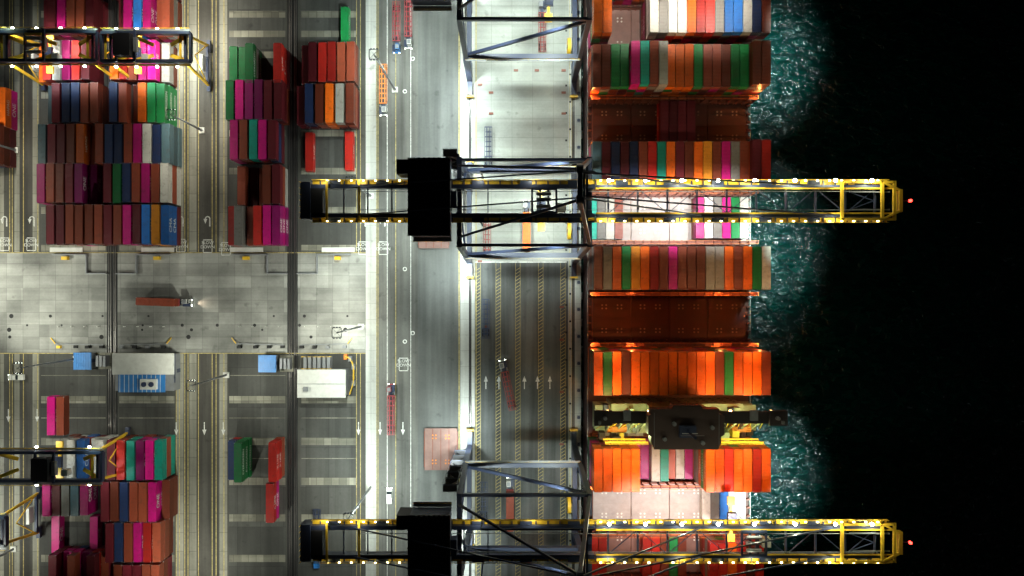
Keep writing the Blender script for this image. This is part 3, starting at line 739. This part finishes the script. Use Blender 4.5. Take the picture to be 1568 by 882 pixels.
for u,v in ((126,553),(409,557)):
    b=MB(); x=X(u,3);y=Y(v,3)
    b.box(x-2.4,x+2.4,y-2.4,y+2.4,0,2.8,'grey'); b.box(x-2.8,x+2.8,y-2.7,y+2.7,2.8,3.0,'blue')
    for i in range(8): b.box(x-2.7+i*0.75,x-2.62+i*0.75,y-2.7,y+2.7,3.0,3.06,'blue')
    b.box(x+3.2,x+7.5,y-2.8,y+2.4,0,0.35,'beam')
    for i in range(3): b.box(x+3.6+i*1.3,x+4.4+i*1.3,y-1.8,y+1.6,0.35,2.0+0.3*i,'grey')
    b.box(x+2.42,x+2.46,y-0.5,y+0.5,0,2.1,'steel')
    b.obj('equipment_kiosk')

# ---------------------------------------------------------------- quay furniture
for i in range(26):
    y=-110+i*8.6
    b=MB(); b.cyl((0,0,0.01),(0,0,0.45),0.32,'steel',12,0.26); b.cyl((0,0,0.45),(0,0,0.62),0.5,'steel',12); b.box(-0.6,0.6,-0.6,0.6,0.012,0.08,'grey')
    b.obj('mooring_bollard',(X(886),y,0))
    b=MB(); b.box(0,0.25,-1.2,1.2,-2.5,0,'tire')
    for z in (-2,-1.1,-0.3): b.box(0.25,0.32,-1.2,1.2,z-0.1,z+0.1,'white' if z>-1.2 else 'tire')
    b.obj('quay_fender',(QE+0.02,y+4.3,0))

# ---------------------------------------------------------------- vehicles
def wheel(b,x,y,r=0.5,w=0.28): b.cyl((x-w/2,y,r),(x+w/2,y,r),r,'tire',14); b.cyl((x-w/2-0.01,y,r),(x+w/2+0.01,y,r),r*0.5,'grey',10)
def trailer_parts(b,ym,mat='pink',L=12.4):
    for x in (-0.5,0.5): b.box(x-0.14,x+0.14,ym-L,ym,1.05,1.4,mat)
    for k in range(9): b.box(-1.2 if k in (0,2,6,8) else -0.9,1.2 if k in (0,2,6,8) else 0.9,ym-L+k*L/8-0.16 if k else ym-L,ym-L+k*L/8+0.16,1.402,1.5,mat)
    for x in (-1.15,1.15): b.box(x-0.08,x+0.08,ym-L,ym,1.2,1.398,mat)
    for yy in (ym-L+1.2,ym-L+2.5):
        for x in (-0.95,0.95): wheel(b,x,yy)
        b.box(-0.9,0.9,yy-0.1,yy+0.1,0.45,0.6,'steel')
    for x in (-0.6,0.6): b.box(x-0.08,x+0.08,ym-3.2,ym-3,0,1.05,'grey')
def tractor_parts(b,y,mat='white'):
    b.box(-0.45,0.45,y,y+5.2,0.7,1.0,'steel')
    b.box(-1.15,0.2,y+3.1,y+4.7,1.0,2.9,mat); b.box(-1.1,0.15,y+4.7,y+4.75,1.8,2.8,'glass'); b.box(-1.2,-1.15,y+3.4,y+4.5,1.8,2.7,'glass')
    b.box(-1.0,0.05,y+3.25,y+4.5,2.9,2.98,'grey')
    b.box(0.25,1.2,y+3.0,y+5.1,1.0,1.9,'steel'); b.box(-1.2,1.2,y+5.0,y+5.35,0.5,1.1,mat)
    b.box(-0.6,0.6,y+0.4,y+1.9,1.0,1.2,'black')
    b.cyl((0.9,y+2.8,1.0),(0.9,y+2.8,3.1),0.09,'grey',8)
    for x in (-0.95,0.95):
        wheel(b,x,y+4.2); wheel(b,x,y+1.1); b.cyl((x,y+1.9,0.75),(x,y+2.9,0.75),0.28,'grey',10)
    for x in (-0.9,0.9): b.box(x-0.15,x+0.15,y+5.35,y+5.4,0.7,0.9,'bulb')
def rig(u,v,ang=0,tractor=True,load=None,mat='pink',cab='white',lights=0):
    b=MB(); trailer_parts(b,6.2,mat)
    if tractor: tractor_parts(b,4.6,cab)
    o=b.obj('container_truck' if tractor else 'container_chassis',(X(u),Y(v),0.03),math.radians(ang))
    if load:
        c=cont(load,0,0,1.52,o); c.rotation_euler[2]=0
    if lights:
        l=bpy.data.lights.new('headlight','SPOT'); l.energy=lights; l.color=(1,0.8,0.6); l.spot_size=math.radians(60); l.spot_blend=1; l.shadow_soft_size=0.2
        lo=bpy.data.objects.new('headlight',l); sc.collection.objects.link(lo); lo.parent=o; lo.location=(0,10.2,1.0); lo.rotation_euler=(math.radians(76),0,0)
    return o
rig(248,462,-92,True,'b',lights=1800)
rig(588,130,180,True,None,'orange')
rig(608,35,180,True,None,cab='blue'); rig(626,28,180,True,None,cab='white')
rig(600,635,0,True,None,'pink','pink')
rig(779,598,12,True,None,'red')
rig(744,488,0,False,None,'steel'); rig(748,226,0,False,None,'steel'); rig(741,766,0,False,None,'steel')
rig(781,778,0,True,'b','pink'); rig(830,52,0,True,None,'red','grey'); rig(746,360,0,False,None,'red')
rig(806,356,0,True,'o','red'); rig(487,808,0,False,None,'steel')
def pickup(u,v,ang=0,mat='white'):
    b=MB()
    b.prism([(-0.85,-2.5),(0.85,-2.5),(0.92,0),(0.88,2.1),(0.6,2.55),(-0.6,2.55),(-0.88,2.1),(-0.92,0)],0.45,1.0,mat)
    b.raw([(-0.85,-0.6,1.0),(0.85,-0.6,1.0),(0.85,1.4,1.0),(-0.85,1.4,1.0),(-0.7,-0.3,1.65),(0.7,-0.3,1.65),(0.68,0.7,1.65),(-0.68,0.7,1.65)],
      [(0,1,5,4),(1,2,6,5),(2,3,7,6),(3,0,4,7)],'glass')
    b.box(-0.7,0.7,-0.3,0.7,1.65,1.7,mat)
    b.box(-0.85,-0.75,-2.45,-0.6,1.0,1.3,mat); b.box(0.75,0.85,-2.45,-0.6,1.0,1.3,mat); b.box(-0.75,0.75,-2.45,-2.35,1.0,1.3,mat)
    for x in (-0.82,0.82):
        for y in (-1.6,1.6): wheel(b,x,y,0.36,0.22)
        b.box(x*0.8-0.15,x*0.8+0.15,2.5,2.56,0.65,0.8,'bulb')
    b.obj('pickup_truck',(X(u),Y(v),0.03),math.radians(ang))
pickup(597,758,0); pickup(28,577,90); pickup(486,856,0,'blue')
def hatch(u0,u1,v0,v1,n='ship_hatch_cover'):
    z=1.0; b=MB(); xa,xb,ya,yb_=X(u0,z),X(u1,z),Y(v1,z),Y(v0,z)
    b.box(xa,xb,ya,yb_,0.35,0.95,'trimpink')
    for i in range(5): x=xa+(xb-xa)*i/4; b.box(max(xa,x-0.1),min(xb,x+0.1),ya+0.2,yb_-0.2,0.95,1.03,'coaming')
    for ix in (0.3,0.7):
        for iy in (0.2,0.8):
            for a in (-0.5,0.5):
                for c in (-0.5,0.5): b.cyl((xa+(xb-xa)*ix+a,ya+(yb_-ya)*iy+c,0.95),(xa+(xb-xa)*ix+a,ya+(yb_-ya)*iy+c,1.1),0.25,'orange',8)
    for x in (xa+1,xb-1.3):
        for y in (ya+1,yb_-1.3): b.box(x,x+0.4,y,y+0.4,0,0.35,'dark')
    for x in (xa-0.2,xb): b.box(x,x+0.2,ya+1,yb_-1,0.5,0.8,'coaming')
    b.obj(n)
hatch(650,700,656,720); hatch(641,687,316,380); hatch(622,662,-10,3)

# ---------------------------------------------------------------- world, moon, camera
w=bpy.data.worlds.new('World'); sc.world=w; w.use_nodes=True; nt=w.node_tree
sky=nt.nodes.new('ShaderNodeTexSky'); sky.sky_type='NISHITA'; sky.sun_disc=False
sky.sun_elevation=math.radians(35); sky.sun_rotation=math.radians(120)
bg=nt.nodes['Background']; nt.links.new(sky.outputs[0],bg.inputs[0]); bg.inputs[1].default_value=0.0003
su=bpy.data.lights.new('moon','SUN'); su.energy=0.008; su.angle=math.radians(0.5); su.color=(0.9,0.95,1)
so=bpy.data.objects.new('moon',su); sc.collection.objects.link(so); so.rotation_euler=(math.radians(55),0,math.radians(60))
cam=bpy.data.cameras.new('camera'); cam.sensor_width=36; cam.lens=F*36/1568; cam.clip_end=9000; cam.clip_start=1
co_=bpy.data.objects.new('camera',cam); sc.collection.objects.link(co_); co_.location=(0,0,H); sc.camera=co_
